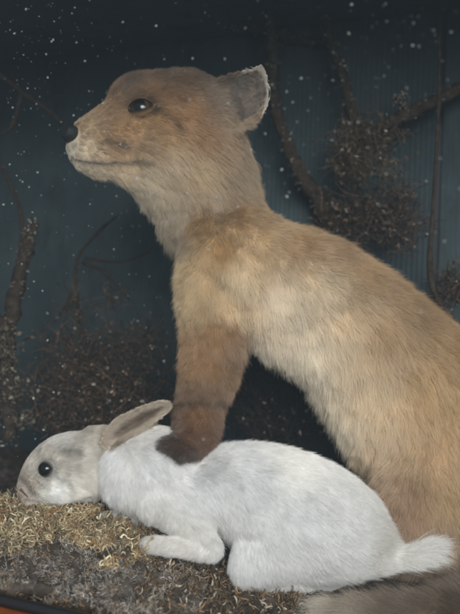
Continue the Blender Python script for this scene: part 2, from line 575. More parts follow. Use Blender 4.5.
rr = (.00024+.00068*rng.random(n)**1.6)[:, None]*np.array([1, 1.05, 1, 1, .95, .95, .9, .8, .7, .5, .2])*(1+.35*rng.normal(size=(n, 11))).clip(.5, 1.8)
rb = rng.random(n) < .06
mixc[rb] = np.array([.26, .13, .05])*(.7+.6*rng.random((rb.sum(), 1)))
moss = strands('moss', path, rr, mixc, fibre)
tag(moss, 'curly dried yellow-green moss under the white rabbit head', kind='stuff')
ii = rng.integers(0, n, 15000); kk = rng.integers(2, 9, 15000)
bp = path[ii, kk]
path2 = curly(bp, rng.normal(size=(len(bp), 3))+UP*.2, rng.uniform(.001, .0035, len(bp)), 4, .5)
r2 = rng.uniform(.00012, .00026, len(bp))[:, None]*np.array([1, .9, .7, .25])
mf = strands('moss_fronds', path2, r2, mixc[ii]*(.8+.45*rng.random((len(bp), 1))), fibre, sides=3)
tag(mf, 'fine barbed fronds along the curly moss strands', kind='stuff')

# grey lichen crust on the rockwork
def lichen_zone(px, py, p):
    return (px < 205) & (py > 540-.04*px+hash_noise(p, 50, 6)*14) & (px > -60) & (hash_noise(p, 90, 12) > -.55)
p = ground_pts(26000, -.2, .42, .003, .22, lambda px, py, p: lichen_zone(px, py, p) & (hash_noise(p, 130, 17)+.6*hash_noise(p, 300, 18) > -.22))
n = len(p)
d0 = UP*.8+np.array([0, -.35, 0])+rng.normal(size=(n, 3))*.6
path = curly(p-UP*.0005, d0, rng.uniform(.0015, .005, n), 5, .85)
t = (.5+.5*hash_noise(p, 70, 7))[:, None]
cc = (np.array([.34, .31, .27])*t+np.array([.085, .074, .064])*(1-t))*(.5+.9*rng.random((n, 1)))
w = rng.random(n) < .10
cc[w] = np.array([.48, .46, .42])*(.7+.4*rng.random((w.sum(), 1)))
br = rng.random(n) < .2
cc[br] = np.array([.24, .15, .075])*(.6+.8*rng.random((br.sum(), 1)))
rr = rng.uniform(.00014, .00042, n)[:, None]*np.array([1.3, 1, .9, .8, .5])
lich = strands('lichen_crust', path, rr, cc, fibre)
tag(lich, 'grey branching lichen crust along the front of the rockwork', kind='stuff')

# brown crumbs below the rabbit's forepaw and haunch
def crumb_zone(px, py, p):
    return (px > 135) & (px < 310) & (py > 560) & (py < 650) & (hash_noise(p, 70, 21) > -.4)
p = ground_pts(3800, -.05, .45, .003, .2, crumb_zone)
n = len(p)
path = curly(p, UP*.5+rng.normal(size=(n, 3)), rng.uniform(.002, .009, n), 6, .9)
cc = np.array([.13, .088, .05])*(.35+1.1*rng.random((n, 1)))
o_ = (hash_noise(p, 130, 25) > .42) & (rng.random(n) < .7); cc[o_] = np.array([.30, .18, .08])*(.7+.5*rng.random((o_.sum(), 1)))
w = rng.random(n) < .2; cc[w] = np.array([.36, .31, .24])*(.7+.5*rng.random((w.sum(), 1)))
rr = rng.uniform(.00025, .0009, n)[:, None]*np.array([.7, 1.1, .9, 1.2, .9, .4])
cr = strands('brown_crumbs', path, rr, cc, fibre)
tag(cr, 'crumbly brown and orange dried moss bits under the rabbit forepaw', kind='stuff')

# ------------------------------------------------------------------ fox
fox_parts = [
    # trunk: shoulder to rump
    [(226, 258, .005, 40, 40), (246, 262, .010, 50, 48), (275, 285, .018, 58, 54), (305, 300, .024, 66, 58), (356, 334, .032, 66, 58), (400, 384, .04, 76, 62), (450, 440, .045, 88, 68), (495, 500, .05, 84, 64)],
    # breast in front of the shoulder
    [(215, 240, .012, 30, 34), (206, 285, .008, 26, 34), (214, 312, .008, 30, 32)],
    # neck
    [(236, 252, .03, 40, 40), (222, 226, .036, 44, 42), (208, 196, .034, 49, 44), (200, 165, .03, 50, 46), (192, 135, .026, 52, 46)],
    [(126, 163, .014, 22, 21), (150, 173, .018, 26, 25), (178, 196, .026, 31, 32), (198, 226, .03, 33, 34)],
    # skull and muzzle
    [(206, 122, .026, 40, 42), (180, 120, .024, 48, 44), (152, 124, .02, 43, 36), (128, 134, .016, 39, 29), (110, 142, .012, 36, 24), (96, 145, .009, 30, 21), (90, 147, .007, 20, 15)],
    [(100, 158, .010, 22, 16), (90, 161, .009, 14, 12), (83, 163, .008, 10, 9)], [(86, 137, .006, 13, 12), (80, 136, .006, 9, 8)],
    [(214, 104, .022, 22, 18), (226, 108, .02, 18, 14)],
    [(122, 106, .018, 17, 18), (134, 98, .022, 22, 26), (152, 100, .024, 26, 32), (178, 103, .024, 28, 36), (204, 109, .024, 28, 34)],
    [(122, 103, .002, 9, 9), (140, 94, -.001, 10, 8), (160, 96, .0, 9, 8)],
    [(108, 128, .014, 16, 18), (96, 127, .012, 14, 15), (86, 131, .010, 12, 13)],
    [(160, 150, .0, 24, 16), (182, 158, .0, 22, 15)],
    # cheek ruff
    [(190, 160, .004, 22, 20), (214, 172, .006, 22, 20)],
    # near foreleg
    [(214, 305, .0, 33, 26), (213, 335, .0, 30, 23), (210, 365, .0, 29, 21), (203, 394, .0, 25, 18), (200, 404, .0, 22, 16), (198, 414, -.004, 24, 17), (196, 434, -.010, 22, 17), (191, 445, -.018, 18, 15), (182, 446, -.032, 12, 11)],
    # toes pressing on the rabbit
    [(184, 448, -.034, 9, 8), (174, 448, -.046, 7, 6), (167, 449, -.048, 5, 5)],
    [(182, 444, -.03, 9, 8), (170, 443, -.040, 7, 6), (162, 444, -.043, 5, 5)],
    [(186, 450, -.034, 9, 8), (184, 453, -.046, 7, 6), (180, 455, -.048, 5, 5)],
    # far foreleg
    [(224, 310, .065, 30, 24), (218, 360, .065, 24, 18), (206, 405, .065, 19, 14), (198, 440, .065, 15, 12), (186, 452, .065, 10, 10)],
    # near thigh and hind leg
    [(440, 455, .02, 60, 48), (420, 505, .0, 48, 36), (408, 535, .0, 38, 30), (425, 575, .02, 24, 22), (400, 592, .015, 16, 14), (370, 597, .01, 12, 12)],
    # far hind leg
    [(450, 470, .09, 60, 30), (430, 540, .11, 36, 24), (420, 585, .11, 20, 18)],
    # tail swept forward along the floor
    [(520, 570, .03, 24, 22), (500, 602, -.02, 24, 22), (450, 616, -.075, 22, 20), (400, 624, -.09, 20, 18), (352, 622, -.088, 15, 14), (325, 614, -.085, 8, 8)],
]
parts = [chain_blobs(c, 6) for c in fox_parts]
fv, ff = merge(parts)
fv, ff = remesh(fv, ff, .0026, 13)
ear_n = dish([(209, 97), (216, 80), (235, 70), (255, 65), (263, 65), (268.5, 77), (270.5, 95), (265, 114), (248, 132), (224, 128)], .001, 20, 3.6, ytilt=.25)
ear_f = dish([(208, 92), (214, 80), (226, 76), (236, 84), (236, 104), (216, 112)], .062, 8, 4.5)
fv, ff = remesh(*merge([(fv, ff), ear_n, ear_f]), .0014, 3)
fpx, fpy, _ = proj(fv)

FOXC = [  # coat with some shade painted in: (px, py, r, g, b)
    (70, 150, .62, .56, .47), (75, 168, .62, .54, .42), (88, 178, .58, .48, .34), (110, 182, .66, .55, .40), (140, 192, .50, .42, .31), (78, 122, .46, .34, .21), (92, 118, .42, .29, .165), (104, 108, .34, .21, .11), (88, 150, .68, .56, .40),
    (108, 92, .23, .135, .07), (130, 78, .115, .07, .04), (160, 70, .09, .055, .032), (200, 70, .09, .055, .032), (180, 80, .14, .085, .045), (225, 78, .13, .085, .052), (104, 135, .46, .31, .175), (120, 150, .46, .30, .16), (120, 130, .44, .26, .125), (135, 128, .50, .31, .155), (150, 120, .54, .34, .17), (165, 118, .52, .31, .145), (190, 112, .48, .285, .135),  # crown entries: dark dorsal fur, deepened further with painted shade
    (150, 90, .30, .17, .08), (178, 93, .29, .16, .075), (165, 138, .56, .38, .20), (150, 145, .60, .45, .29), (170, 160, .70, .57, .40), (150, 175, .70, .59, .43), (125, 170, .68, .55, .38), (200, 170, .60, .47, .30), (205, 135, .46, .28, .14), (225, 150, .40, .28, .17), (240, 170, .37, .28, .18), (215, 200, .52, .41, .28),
    (175, 215, .50, .42, .31), (180, 240, .34, .27, .19), (245, 195, .38, .28, .175), (245, 100, .27, .22, .165), (225, 100, .36, .265, .17), (238, 124, .40, .30, .20), (262, 80, .40, .36, .31), (222, 95, .28, .21, .15),
    (200, 225, .44, .28, .13), (240, 210, .40, .245, .11), (275, 206, .38, .22, .09), (185, 265, .64, .49, .285), (205, 285, .62, .465, .265), (220, 250, .56, .37, .17), (195, 310, .62, .475, .28),
    (245, 270, .80, .67, .46), (240, 310, .78, .63, .41), (260, 245, .68, .51, .30), (280, 300, .92, .85, .71), (265, 350, .90, .82, .67), (300, 240, .46, .29, .125), (310, 345, .92, .85, .71), (320, 290, .82, .72, .54),
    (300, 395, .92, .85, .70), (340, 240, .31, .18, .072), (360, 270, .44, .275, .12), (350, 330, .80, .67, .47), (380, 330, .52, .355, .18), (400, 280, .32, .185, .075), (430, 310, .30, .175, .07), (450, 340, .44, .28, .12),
    (340, 430, .88, .80, .64), (380, 400, .80, .67, .47), (420, 390, .62, .44, .23), (450, 400, .60, .425, .22), (380, 450, .76, .61, .41), (430, 450, .68, .51, .31), (375, 490, .48, .34, .225), (410, 500, .42, .28, .17), (400, 525, .38, .24, .15),
    (450, 500, .54, .385, .20), (450, 540, .46, .32, .18), (440, 572, .16, .11, .07), (470, 580, .16, .11, .07), (210, 335, .38, .22, .098), (235, 335, .32, .185, .085), (190, 345, .41, .245, .115), (210, 365, .31, .17, .068), (232, 365, .235, .13, .055), (202, 396, .15, .085, .042), (200, 415, .21, .11, .05),  # lowest hind entries near the floor have shadow painted into the fur
    (212, 435, .15, .078, .04), (190, 436, .16, .08, .04), (163, 446, .045, .026, .016), (173, 447, .05, .028, .017), (182, 453, .045, .027, .018), (450, 610, .12, .08, .05), (400, 612, .17, .125, .085), (350, 614, .34, .28, .21), (320, 612, .60, .55, .46)]
mouth_line = [(71, 157), (80, 160.5), (95, 163), (112, 163), (130, 161.5), (149, 160)]
def fox_color(px, py, p, nn):
    wb = np.clip(np.maximum((px-235)/40, 0)*np.clip((py-195)/25, 0, 1), 0, 1)[:, None]
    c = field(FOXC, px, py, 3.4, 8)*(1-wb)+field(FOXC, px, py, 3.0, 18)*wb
    c = c*(1+.10*hash_noise(p, 60, 31)+.08*hash_noise(p, 170, 32))[:, None]
    lum = c.mean(1, keepdims=True)
    c = np.clip(lum+(c-lum)*1.0, .004, .95)*1.03
    dk = np.exp(-(polydist(mouth_line, px, py)/2.2)**2)
    c = c*(1-.55*dk)[:, None]
    w = np.exp(-(polydist([(105, 141), (125, 146)], px, py)/4)**2)*.4
    c = c*(1-w)[:, None]
    ey = np.exp(-(np.hypot((px-141)/1.6, py-107)/10.5)**4)*.75
    c = c*(1-ey)[:, None]
    # dark tear mark from the eye towards the cheek
    w = np.exp(-(polydist([(150, 108), (172, 118), (178, 128)], px, py)/5)**2)*.35
    c = c*(1-w)[:, None]
    w = np.exp(-(polydist([(172, 404), (228, 402)], px, py)/3.2)**2)*.55  # foreleg crease, its shade painted into the fur colour
    c = c*(1-w)[:, None]
    # ear: dark cup with a pale rim
    nv = norm(np.array([0, -D, CZ])-p); face = (nn*nv).sum(1)
    cup = inside([(226, 90), (238, 76), (257, 70), (264, 79), (266, 95), (258, 112), (240, 122), (230, 110)], px, py) & (face > .2)
    c[cup] = np.array([.20, .16, .125])*(1+.25*hash_noise(p[cup], 200, 33))[:, None]
    rim = (polydist([(244, 70), (259, 67.5), (266.5, 78), (269.5, 95), (264, 113)], px, py) < 2.0)
    c[rim] = np.array([.52, .46, .38])
    return c
FOXF = [  # flow (px, py, dx, dy) and length in px
    (75, 130, .6, .3, 3), (80, 165, .8, .5, 3), (100, 110, .9, -.4, 3), (110, 145, 1, .15, 4), (140, 90, 1, -.3, 9), (120, 82, .9, -.6, 7), (160, 72, 1, -.25, 9), (185, 70, 1, -.15, 9), (208, 76, 1, -.1, 7), (140, 180, .9, .5, 7), (130, 125, 1, .0, 4), (170, 120, 1, .25, 6), (190, 90, 1, .1, 8), (170, 165, .8, .6, 14), (200, 150, .8, .6, 14),
    (215, 160, .7, .7, 15), (245, 95, .6, -.5, 2.4), (222, 80, .8, -.3, 4), (240, 72, .8, -.2, 1.2), (262, 70, .3, -.6, .9), (264, 82, .3, -.6, 1), (268, 95, .6, .1, .9), (264, 113, .6, .4, 1.2), (250, 90, .7, -.4, 3.5), (236, 104, .8, -.4, 7), (228, 112, .8, -.3, 9), (225, 120, .7, .5, 7), (250, 160, .6, .75, 15), (180, 220, .3, .95, 15), (150, 205, .6, .8, 10), (220, 200, .55, .85, 15), (200, 240, .1, 1, 13), (185, 280, .05, 1, 13), (240, 220, .4, .9, 13), (215, 290, .1, 1, 14),
    (275, 215, .8, .6, 13), (265, 280, .3, .95, 15), (270, 345, .35, .95, 15), (340, 250, .85, .5, 14), (330, 330, .4, .9, 16), (310, 395, .3, .95, 17), (400, 290, .8, .6, 15), (400, 380, .4, .9, 17), (350, 440, .2, 1, 17), (440, 330, .6, .8, 15),
    (450, 430, .3, .95, 17), (385, 470, .0, 1, 14), (380, 510, .1, 1, 10), (420, 510, .2, 1, 13), (450, 530, .2, 1, 14), (210, 330, .1, 1, 10), (205, 365, .05, 1, 9), (200, 398, -.05, 1, 7), (197, 415, -.1, 1, 8), (168, 447, -.9, .5, 8), (180, 452, -.6, .9, 8),
    (450, 600, -1, .1, 16), (400, 606, -1, .1, 17), (350, 610, -1, 0, 18), (315, 612, -1, -.1, 16)]
def fox_flow(px, py, p, nn):
    fl = field([(a, b, c, d) for a, b, c, d, e in FOXF], px, py, 3, 8)
    return wdir(fl[:, 0], fl[:, 1], .12)
def fox_len(px, py, p, nn):
    return field([(a, b, e) for a, b, c, d, e in FOXF], px, py, 3, 8)[:, 0]*S*np.where((py > 585) & (px > 300), 1, .68)
def fox_keep(px, py, p, nn):
    nv = norm(np.array([0, -D, CZ])-p); face = (nn*nv).sum(1)
    k = ~((np.hypot((px-140.5)/2.15, py-106.5) < 5.9) & (face > 0))
    k &= ~((np.hypot(px-71, py-133.5) < 8.8))
    k &= (px < 620)
    rimd = polydist([(226, 77), (238, 71), (256, 67), (263, 66.5), (268, 78), (270.5, 95), (265, 114)], px, py) < 3
    k &= ~(rimd & (px > 232) & (rng.random(len(px)) < .8))
    return k
fox = empty('fox', tuple(P(300, 590, .03)))
tag(fox, 'stuffed sandy fox cub standing over the white rabbit with raised head turned left', 'fox')
skin = mat('coat_skin', attr=True, rough=.9, spec=.05)
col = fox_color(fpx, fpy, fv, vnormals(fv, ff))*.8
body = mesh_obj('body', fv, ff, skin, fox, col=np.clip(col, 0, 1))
fox_fur = hair_material('fox_fur', spec=.06, trans=.22)
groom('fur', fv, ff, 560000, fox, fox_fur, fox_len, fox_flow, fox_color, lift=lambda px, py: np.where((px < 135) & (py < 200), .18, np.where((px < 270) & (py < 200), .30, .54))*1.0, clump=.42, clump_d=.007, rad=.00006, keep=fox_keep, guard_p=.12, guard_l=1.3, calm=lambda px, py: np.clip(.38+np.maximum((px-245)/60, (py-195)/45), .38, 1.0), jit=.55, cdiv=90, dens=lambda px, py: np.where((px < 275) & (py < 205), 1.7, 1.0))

bvh = BVHTree.FromPolygons([Vector(x) for x in fv], ff.tolist())
def hit(px, py, tree):
    o = Vector((0, -D, CZ)); d = (Vector(P(px, py, 0))-o).normalized()
    h, n, i, t = tree.ray_cast(o, d)
    return np.array(h), np.array(n)
def hit_avg(px, py, tree, r=4):
    hs = [hit(px+dx, py+dy, tree) for dx in (-r, 0, r) for dy in (-r, 0, r)]
    return np.mean([h for h, _ in hs], 0), norm(np.mean([n for _, n in hs], 0))

def eye_mat(name, iris, pupil_r, iris_r):
    def b_(nt, b):
        tc = nt.nodes.new('ShaderNodeTexCoord'); sp = nt.nodes.new('ShaderNodeVectorMath'); sp.operation = 'MULTIPLY'
        sp.inputs[1].default_value = (1, 1, 0)
        ln = nt.nodes.new('ShaderNodeVectorMath'); ln.operation = 'LENGTH'
        nt.links.new(tc.outputs['Object'], sp.inputs[0]); nt.links.new(sp.outputs[0], ln.inputs[0])
        c = n_ramp(nt, ln.outputs['Value'], [(0, (.004, .004, .004)), (pupil_r, (.004, .004, .004)), (pupil_r+.08, iris), (iris_r, tuple(x*.5 for x in iris)), (iris_r+.06, (.01, .008, .006))])
        nt.links.new(c, b.inputs['Base Color'])
    return mat(name, rough=.2, spec=.4, build=b_, Coat_Weight=.22, Coat_Roughness=.05)
def add_eye(root, px, py, tree, r_px, m, sink, almond, tilt, lid_mat, lc=(.018, .0125, .009), oc=(.20, .115, .055), look=None):
    h, n = hit_avg(px, py, tree)
    r = r_px*S
    if look is not None: n2 = norm(n+np.array(look))
    else: n2 = n
    c = h-n*r*sink
    q = Vector(n2).to_track_quat('Z', 'Y').to_matrix().to_4x4()
    v, f = ICO[4]
    me_v = v.copy()
    bulge = np.clip((me_v[:, 2]-.75)/.25, 0, 1)
    me_v[:, 2] += bulge*.06
    o = mesh_obj('eye', me_v, f, m)
    o.matrix_world = Matrix.Translation(Vector(c)) @ q @ Matrix.Scale(r, 4)
    o.parent = root; o.matrix_parent_inverse = Matrix.Translation(root.location).inverted()
    # lids: a shell over the eyeball with an almond opening
    wv, hv = almond
    V = []; F = []; K, R = 48, 7
    right = norm(CM[:3, 0]-n*(CM[:3, 0]@n)); up = np.cross(n, right)
    ct, st = math.cos(tilt), math.sin(tilt)
    RS = r*1.07
    prof = [(.97, .985), (.95, 1.03), (1.06, 1.04), (1.2, 1.02), (1.4, .985), (1.65, .94), (2.0, .86)]
    cols_ = [0, 0, .02, .3, .85, 1, 1]
    C = []
    for k in range(K):
        t = 2*math.pi*k/K
        x = wv*math.cos(t); y = hv*math.sin(t)*(abs(math.sin(t))**.3)
        x, y = x*ct-y*st, x*st+y*ct
        for (sc_, hh), cb in zip(prof, cols_):
            q2 = np.array([x, y]); l = np.hypot(*q2)
            lim = r_px*.98
            l2 = min(l+(sc_-1)*6.5, lim) if sc_ > 1 else l*sc_
            q2 = q2/l*l2
            zz = math.sqrt(max(0, (RS*hh)**2-(l2*S)**2))
            V.append(c+right*q2[0]*S+up*q2[1]*S+n*zz)
            C.append(np.array(lc)*(1-cb)+np.array(oc)*cb)
    for k in range(K):
        for j in range(R-1):
            F.append([k*R+j, k*R+j+1, ((k+1) % K)*R+j+1, ((k+1) % K)*R+j])
    mesh_obj('eyelid', V, F, lid_mat, root, col=np.array(C))
lid = mat('dark_lid', (.018, .014, .011), .45)
lid_skin = mat('lid_skin', attr=True, rough=.85, spec=.15)
add_eye(fox, 140.5, 107, bvh, 14.5, eye_mat('fox_glass_eye', (.055, .034, .018), .42, .80), .64, (12.4, 5.9), .10, lid_skin)

# nose pad with two nostrils
nose_m = mat('nose_leather', (.016, .016, .018), .5, .35, build=lambda nt, b: n_bump(nt, b, n_noise(nt, 1400, 3), .8, .0008))
v, f = ICO[4]; v = v.copy()
v = v*np.array([9.2, 12.5, 8.6])*S
v[:, 2] += .25*v[:, 0]*(v[:, 0] < 0)
for sy in (-1, 1):
    dq = v-np.array([-4.0, sy*8.6, -.2])*S
    w = np.exp(-(np.linalg.norm(dq, axis=1)/(2.5*S))**2)
    v[:, 0] += w*5.0*S
v[:, 0] += np.exp(-(v[:, 1]/(1.2*S))**2)*(v[:, 0] < 0)*(v[:, 2] < 2*S)*1.0*S
mesh_obj('nose', v+P(71.5, 133.8, -.0005), f, nose_m, fox)
# lip line
v, f = tube(np.array([hit(a, b, bvh)[0] for a, b in mouth_line]), np.array([.0003, .0006, .0005, .0005, .0004, .0002]), 6, 6)
mesh_obj('mouth', v, f, mat('lip', (.035, .022, .015), .6), fox)
# whiskers
wr = []
for i in range(11):
    h, n = hit(100+rng.uniform(-8, 22), 146+rng.uniform(-5, 7), bvh)
    wr.append((h, norm(n*.55+wdir(np.array([1.0]), np.array([rng.uniform(-.15, .45)]), -.05)[0])))
wp = np.array([a for a, _ in wr]); wd = np.array([b for _, b in wr])
path = curly(wp, wd, rng.uniform(.025, .045, len(wp)), 9, .03, .05)
strands('whiskers', path, np.linspace(.00011, .00003, 9)[None].repeat(len(wp), 0), np.full((len(wp), 3), .03), fibre, fox, 4)

# ------------------------------------------------------------------ rabbit
rab_parts = [
    # head
    [(31, 491, .0, 12, 13), (38, 484, .0, 19, 16), (50, 475, .0, 28, 21), (66, 468, .0, 34, 26), (84, 466, .0, 34, 26), (104, 464, .0, 28, 24)],
    [(92, 440, .0, 14, 10), (102, 434, .0, 9, 8)],
    [(50, 492, -.012, 12, 9), (64, 490, -.016, 13, 9), (80, 486, -.018, 12, 9)], [(46, 454, -.009, 9, 7), (60, 449, -.013, 9, 7), (74, 452, -.016, 8, 7)], [(27, 480, -.004, 9, 9), (26, 490, -.005, 9, 9), (30, 499, -.005, 9, 9)],
    # neck and shoulder
    [(132, 476, -.012, 31, 32), (146, 471, -.012, 42, 40), (158, 472, -.01, 44, 42), (178, 487, -.01, 37, 42), (200, 490, -.012, 33, 42), (235, 488, -.014, 43, 46), (270, 502, -.018, 56, 52), (305, 518, -.02, 60, 54), (335, 528, -.022, 50, 46), (360, 540, -.024, 34, 32), (385, 552, -.026, 18, 17)],
    # haunch
    [(300, 530, -.042, 46, 26), (266, 552, -.042, 32, 22), (250, 566, -.046, 21, 16)],
    [(246, 580, -.046, 11, 10), (290, 586, -.032, 9, 9), (335, 582, -.025, 9, 9)],
    [(260, 540, .03, 36, 20), (250, 575, .035, 14, 12)],
    # near foreleg
    [(160, 500, -.035, 24, 16), (196, 530, -.045, 15, 12), (214, 552, -.05, 8, 8), (184, 549, -.052, 8.5, 9), (160, 545, -.052, 9, 9), (149, 545, -.052, 8, 8)],
    # far forepaw beside the chin
    [(140, 505, .01, 18, 14), (122, 517, .0, 10, 10), (108, 521, -.004, 7, 8)],
    # tail
    [(370, 550, -.026, 24, 18), (390, 555, -.03, 14, 13), (408, 554, -.034, 9, 9), (424, 549, -.036, 6, 6)],
]
parts = [chain_blobs(c, 6) for c in rab_parts]
rv, rf = merge(parts)
rv, rf = remesh(rv, rf, .0022, 6)
ear_a = dish([(98, 444), (106, 428), (118, 416), (136, 407), (157, 400), (168, 400.5), (172, 406), (166, 415), (147, 428), (124, 440), (106, 449)], -.020, 13, 4.2, ytilt=-.05)
ear_b = dish([(100, 432), (116, 422), (140, 414), (158, 410), (160, 414), (140, 424), (116, 436)], .03, 4, 4)
rv, rf = remesh(*merge([(rv, rf), ear_a, ear_b]), .0013, 3)
rpx, rpy, _ = proj(rv)
WH = (.745, .745, .735)
RABC = [(150, 470, *WH), (200, 490, *WH), (250, 480, *WH), (300, 520, *WH), (350, 540, *WH), (250, 560, *WH), (430, 550, .76, .75, .72), (395, 555, .74, .73, .69), (380, 545, .62, .60, .55), (110, 470, .74, .73, .70), (180, 545, .70, .68, .64), (150, 545, .62, .60, .56),
        (55, 493, 0.84, 0.84, 0.818), (75, 490, 0.832, 0.805, 0.738), (90, 480, 0.751, 0.712, 0.645), (85, 455, 0.671, 0.63, 0.563), (60, 437, 0.725, 0.697, 0.645), (75, 450, 0.457, 0.416, 0.362), (70, 462, 0.537, 0.496, 0.429), (45, 458, 0.51, 0.47, 0.416), (35, 470, 0.617, 0.578, 0.51),
        (26, 484, 0.457, 0.389, 0.322), (32, 492, 0.403, 0.329, 0.262), (20, 495, 0.483, 0.403, 0.336), (42, 496, 0.84, 0.84, 0.779), (30, 503, 0.645, 0.578, 0.496), (88, 436, 0.563, 0.51, 0.429), (102, 432, 0.51, 0.443, 0.349), (100, 450, 0.51, 0.457, 0.389), (97, 470, 0.671, 0.63, 0.563), (98, 500, 0.671, 0.63, 0.563),
        (108, 470, 0.9, 0.9, 0.9), (110, 490, 0.9, 0.9, 0.9), (112, 455, 0.9, 0.9, 0.9), (290, 455, 0.854, 0.842, 0.805)]
inner_ear = [(107, 439), (120, 423), (140, 412), (160, 406), (164, 408), (154, 418), (138, 428), (120, 438)]
def rab_color(px, py, p, nn):
    c = field(RABC, px, py, 3.4, 6)
    c = c*(1+np.where(px < 102, 2.6, 1)*(.05*hash_noise(p, 110, 41)+.05*hash_noise(p, 260, 42)))[:, None]
    for poly, wd_, am in [([(20, 478), (27, 485), (33, 494)], 3.0, .5), ([(26, 500), (40, 503), (54, 503)], 1.6, .5), ([(60, 452), (70, 450), (79, 454)], 3.5, .38), ([(56, 478), (66, 482), (72, 490)], 2.5, .22), ([(34, 476), (38, 484)], 3, .25), ([(97, 446), (99, 470), (101, 500)], 3, .22), ([(70, 440), (88, 432)], 4, .2)]:
        c = c*(1-am*np.exp(-(polydist(poly, px, py)/wd_)**2))[:, None]
    ey = np.exp(-(np.hypot(px-46, py-469)/10.5)**4)*.55
    c = c*(1-ey)[:, None]
    nv = norm(np.array([0, -D, CZ])-p); face = (nn*nv).sum(1)
    earz = (px > 99) & (py < 447-.0*(px)) & (polydist([(100, 438), (170, 405)], px, py) < 16) & (p[:, 1] < -.004) & (py < 452-(px-104)*.56+2)
    c[earz] = np.array([.46, .385, .30])
    sd = polydist(inner_ear+inner_ear[:1], px, py)*np.where(inside(inner_ear, px, py), 1, -1)
    k = np.clip((sd+2.2)/5.5, 0, 1); k = (k*k*(3-2*k)*(earz & (face > .05)))[:, None]
    c = c*(1-k)+k*np.array([.19, .135, .095])*(1+.2*hash_noise(p, 150, 43))[:, None]
    fold = np.exp(-(polydist([(112, 434), (135, 421), (158, 409)], px, py)/1.8)**2)*.4*earz
    c = c*(1-fold)[:, None]
    return c
RABF = [(25, 490, .6, -.5, 2), (30, 470, .7, -.7, 3), (45, 455, .8, -.6, 4), (70, 440, 1, -.3, 5), (60, 480, 1, .0, 4.5), (70, 500, 1, .2, 5), (95, 470, 1, .2, 6), (95, 432, 1, -.4, 5), (135, 420, 1, -.5, 2.2), (155, 408, 1, -.5, 2.2), (108, 462, -.6, .8, 11), (108, 480, -.6, .9, 12), (112, 498, -.5, 1, 11), (125, 480, .3, .9, 11), (118, 510, .0, 1, 10),
        (150, 440, .9, .4, 8), (160, 480, .6, .8, 10), (190, 470, .8, .5, 9), (200, 520, .7, .6, 9), (240, 450, .95, .3, 9), (250, 500, .7, .7, 10), (300, 450, .85, .5, 9), (300, 530, .7, .7, 11), (350, 500, .6, .8, 10), (350, 560, .8, .5, 12), (250, 570, .3, .95, 8), (230, 560, .0, 1, 7),
        (300, 585, .6, .8, 10), (390, 550, 1, .1, 11), (410, 542, .95, -.45, 15), (425, 540, .9, -.5, 20), (428, 548, 1, -.05, 20), (422, 558, .9, .45, 19), (180, 547, -.9, .35, 5), (150, 545, -1, .3, 5), (215, 550, -.5, .7, 6)]
def rab_flow(px, py, p, nn):
    fl = field([(a, b, c, d) for a, b, c, d, e in RABF], px, py, 3, 6)
    return wdir(fl[:, 0], fl[:, 1], .05)
def rab_len(px, py, p, nn):
    return field([(a, b, e) for a, b, c, d, e in RABF], px, py, 3, 6)[:, 0]*S*np.where(px > 392, 1.0, .72)
def rab_keep(px, py, p, nn):
    nv = norm(np.array([0, -D, CZ])-p); face = (nn*nv).sum(1)
    return ~((np.hypot(px-46, py-469) < 7.0) & (face > 0))
rabbit = empty('rabbit', tuple(P(250, 590, -.02)))
tag(rabbit, 'stuffed white rabbit lying on moss beneath the fox forepaw', 'rabbit')
rcol = rab_color(rpx, rpy, rv, vnormals(rv, rf))*.9
mesh_obj('body', rv, rf, skin, rabbit, col=np.clip(rcol, 0, 1))
rab_fur = hair_material('rabbit_fur', spec=.05, trans=.25)
groom('fur', rv, rf, 400000, rabbit, rab_fur, rab_len, rab_flow, rab_color, lift=lambda px, py: np.where(px < 100, .12, .19), clump=.32, clump_d=.0035, rad=.000062, keep=rab_keep, droop=.08, guard_p=.05, guard_l=1.2, calm=lambda px, py: np.full(len(px), .42))
rbvh = BVHTree.FromPolygons([Vector(x) for x in rv], rf.tolist())
add_eye(rabbit, 46, 469, rbvh, 8.5, eye_mat('rabbit_glass_eye', (.010, .007, .006), .55, .85), .45, (6.8, 5.9), .1, lid_skin, (.014, .013, .012), (.34, .32, .29))
hs = [hit(a, b, rbvh)[0] for a, b in [(20.5, 489), (24, 493), (28, 497)]]
v, f = tube(np.array(hs), np.array([.0012, .0009, .0005]), 5, 8)
mesh_obj('nose', v, f, mat('rabbit_nose', (.06, .042, .036), .7), rabbit)
wp = []; wd = []
for i in range(8):
    h, n = hit(32+rng.uniform(-5, 6), 490+rng.uniform(-5, 5), rbvh)
    wp.append(h); wd.append(norm(n*.6+wdir(np.array([.5]), np.array([rng.uniform(-.3, .6)]))[0]))
path = curly(np.array(wp), np.array(wd), rng.uniform(.014, .026, 8), 8, .04, .05)
strands('whiskers', path, np.linspace(.00009, .00003, 8)[None].repeat(8, 0), np.full((8, 3), .5), fibre, rabbit, 4)

# ------------------------------------------------------------------ twigs and dried plants behind
def bark_n(nt, b):
    a = n_noise(nt, 160, 6, .7)
    nt.links.new(n_ramp(nt, a, [(.3, (.018, .014, .011)), (.6, (.05, .038, .029)), (.8, (.10, .085, .07))]), b.inputs['Base Color'])
    n_bump(nt, b, n_noise(nt, 500, 4, .7), .8, .001)
bark = mat('dark_bark', rough=.95, spec=.1, build=bark_n)

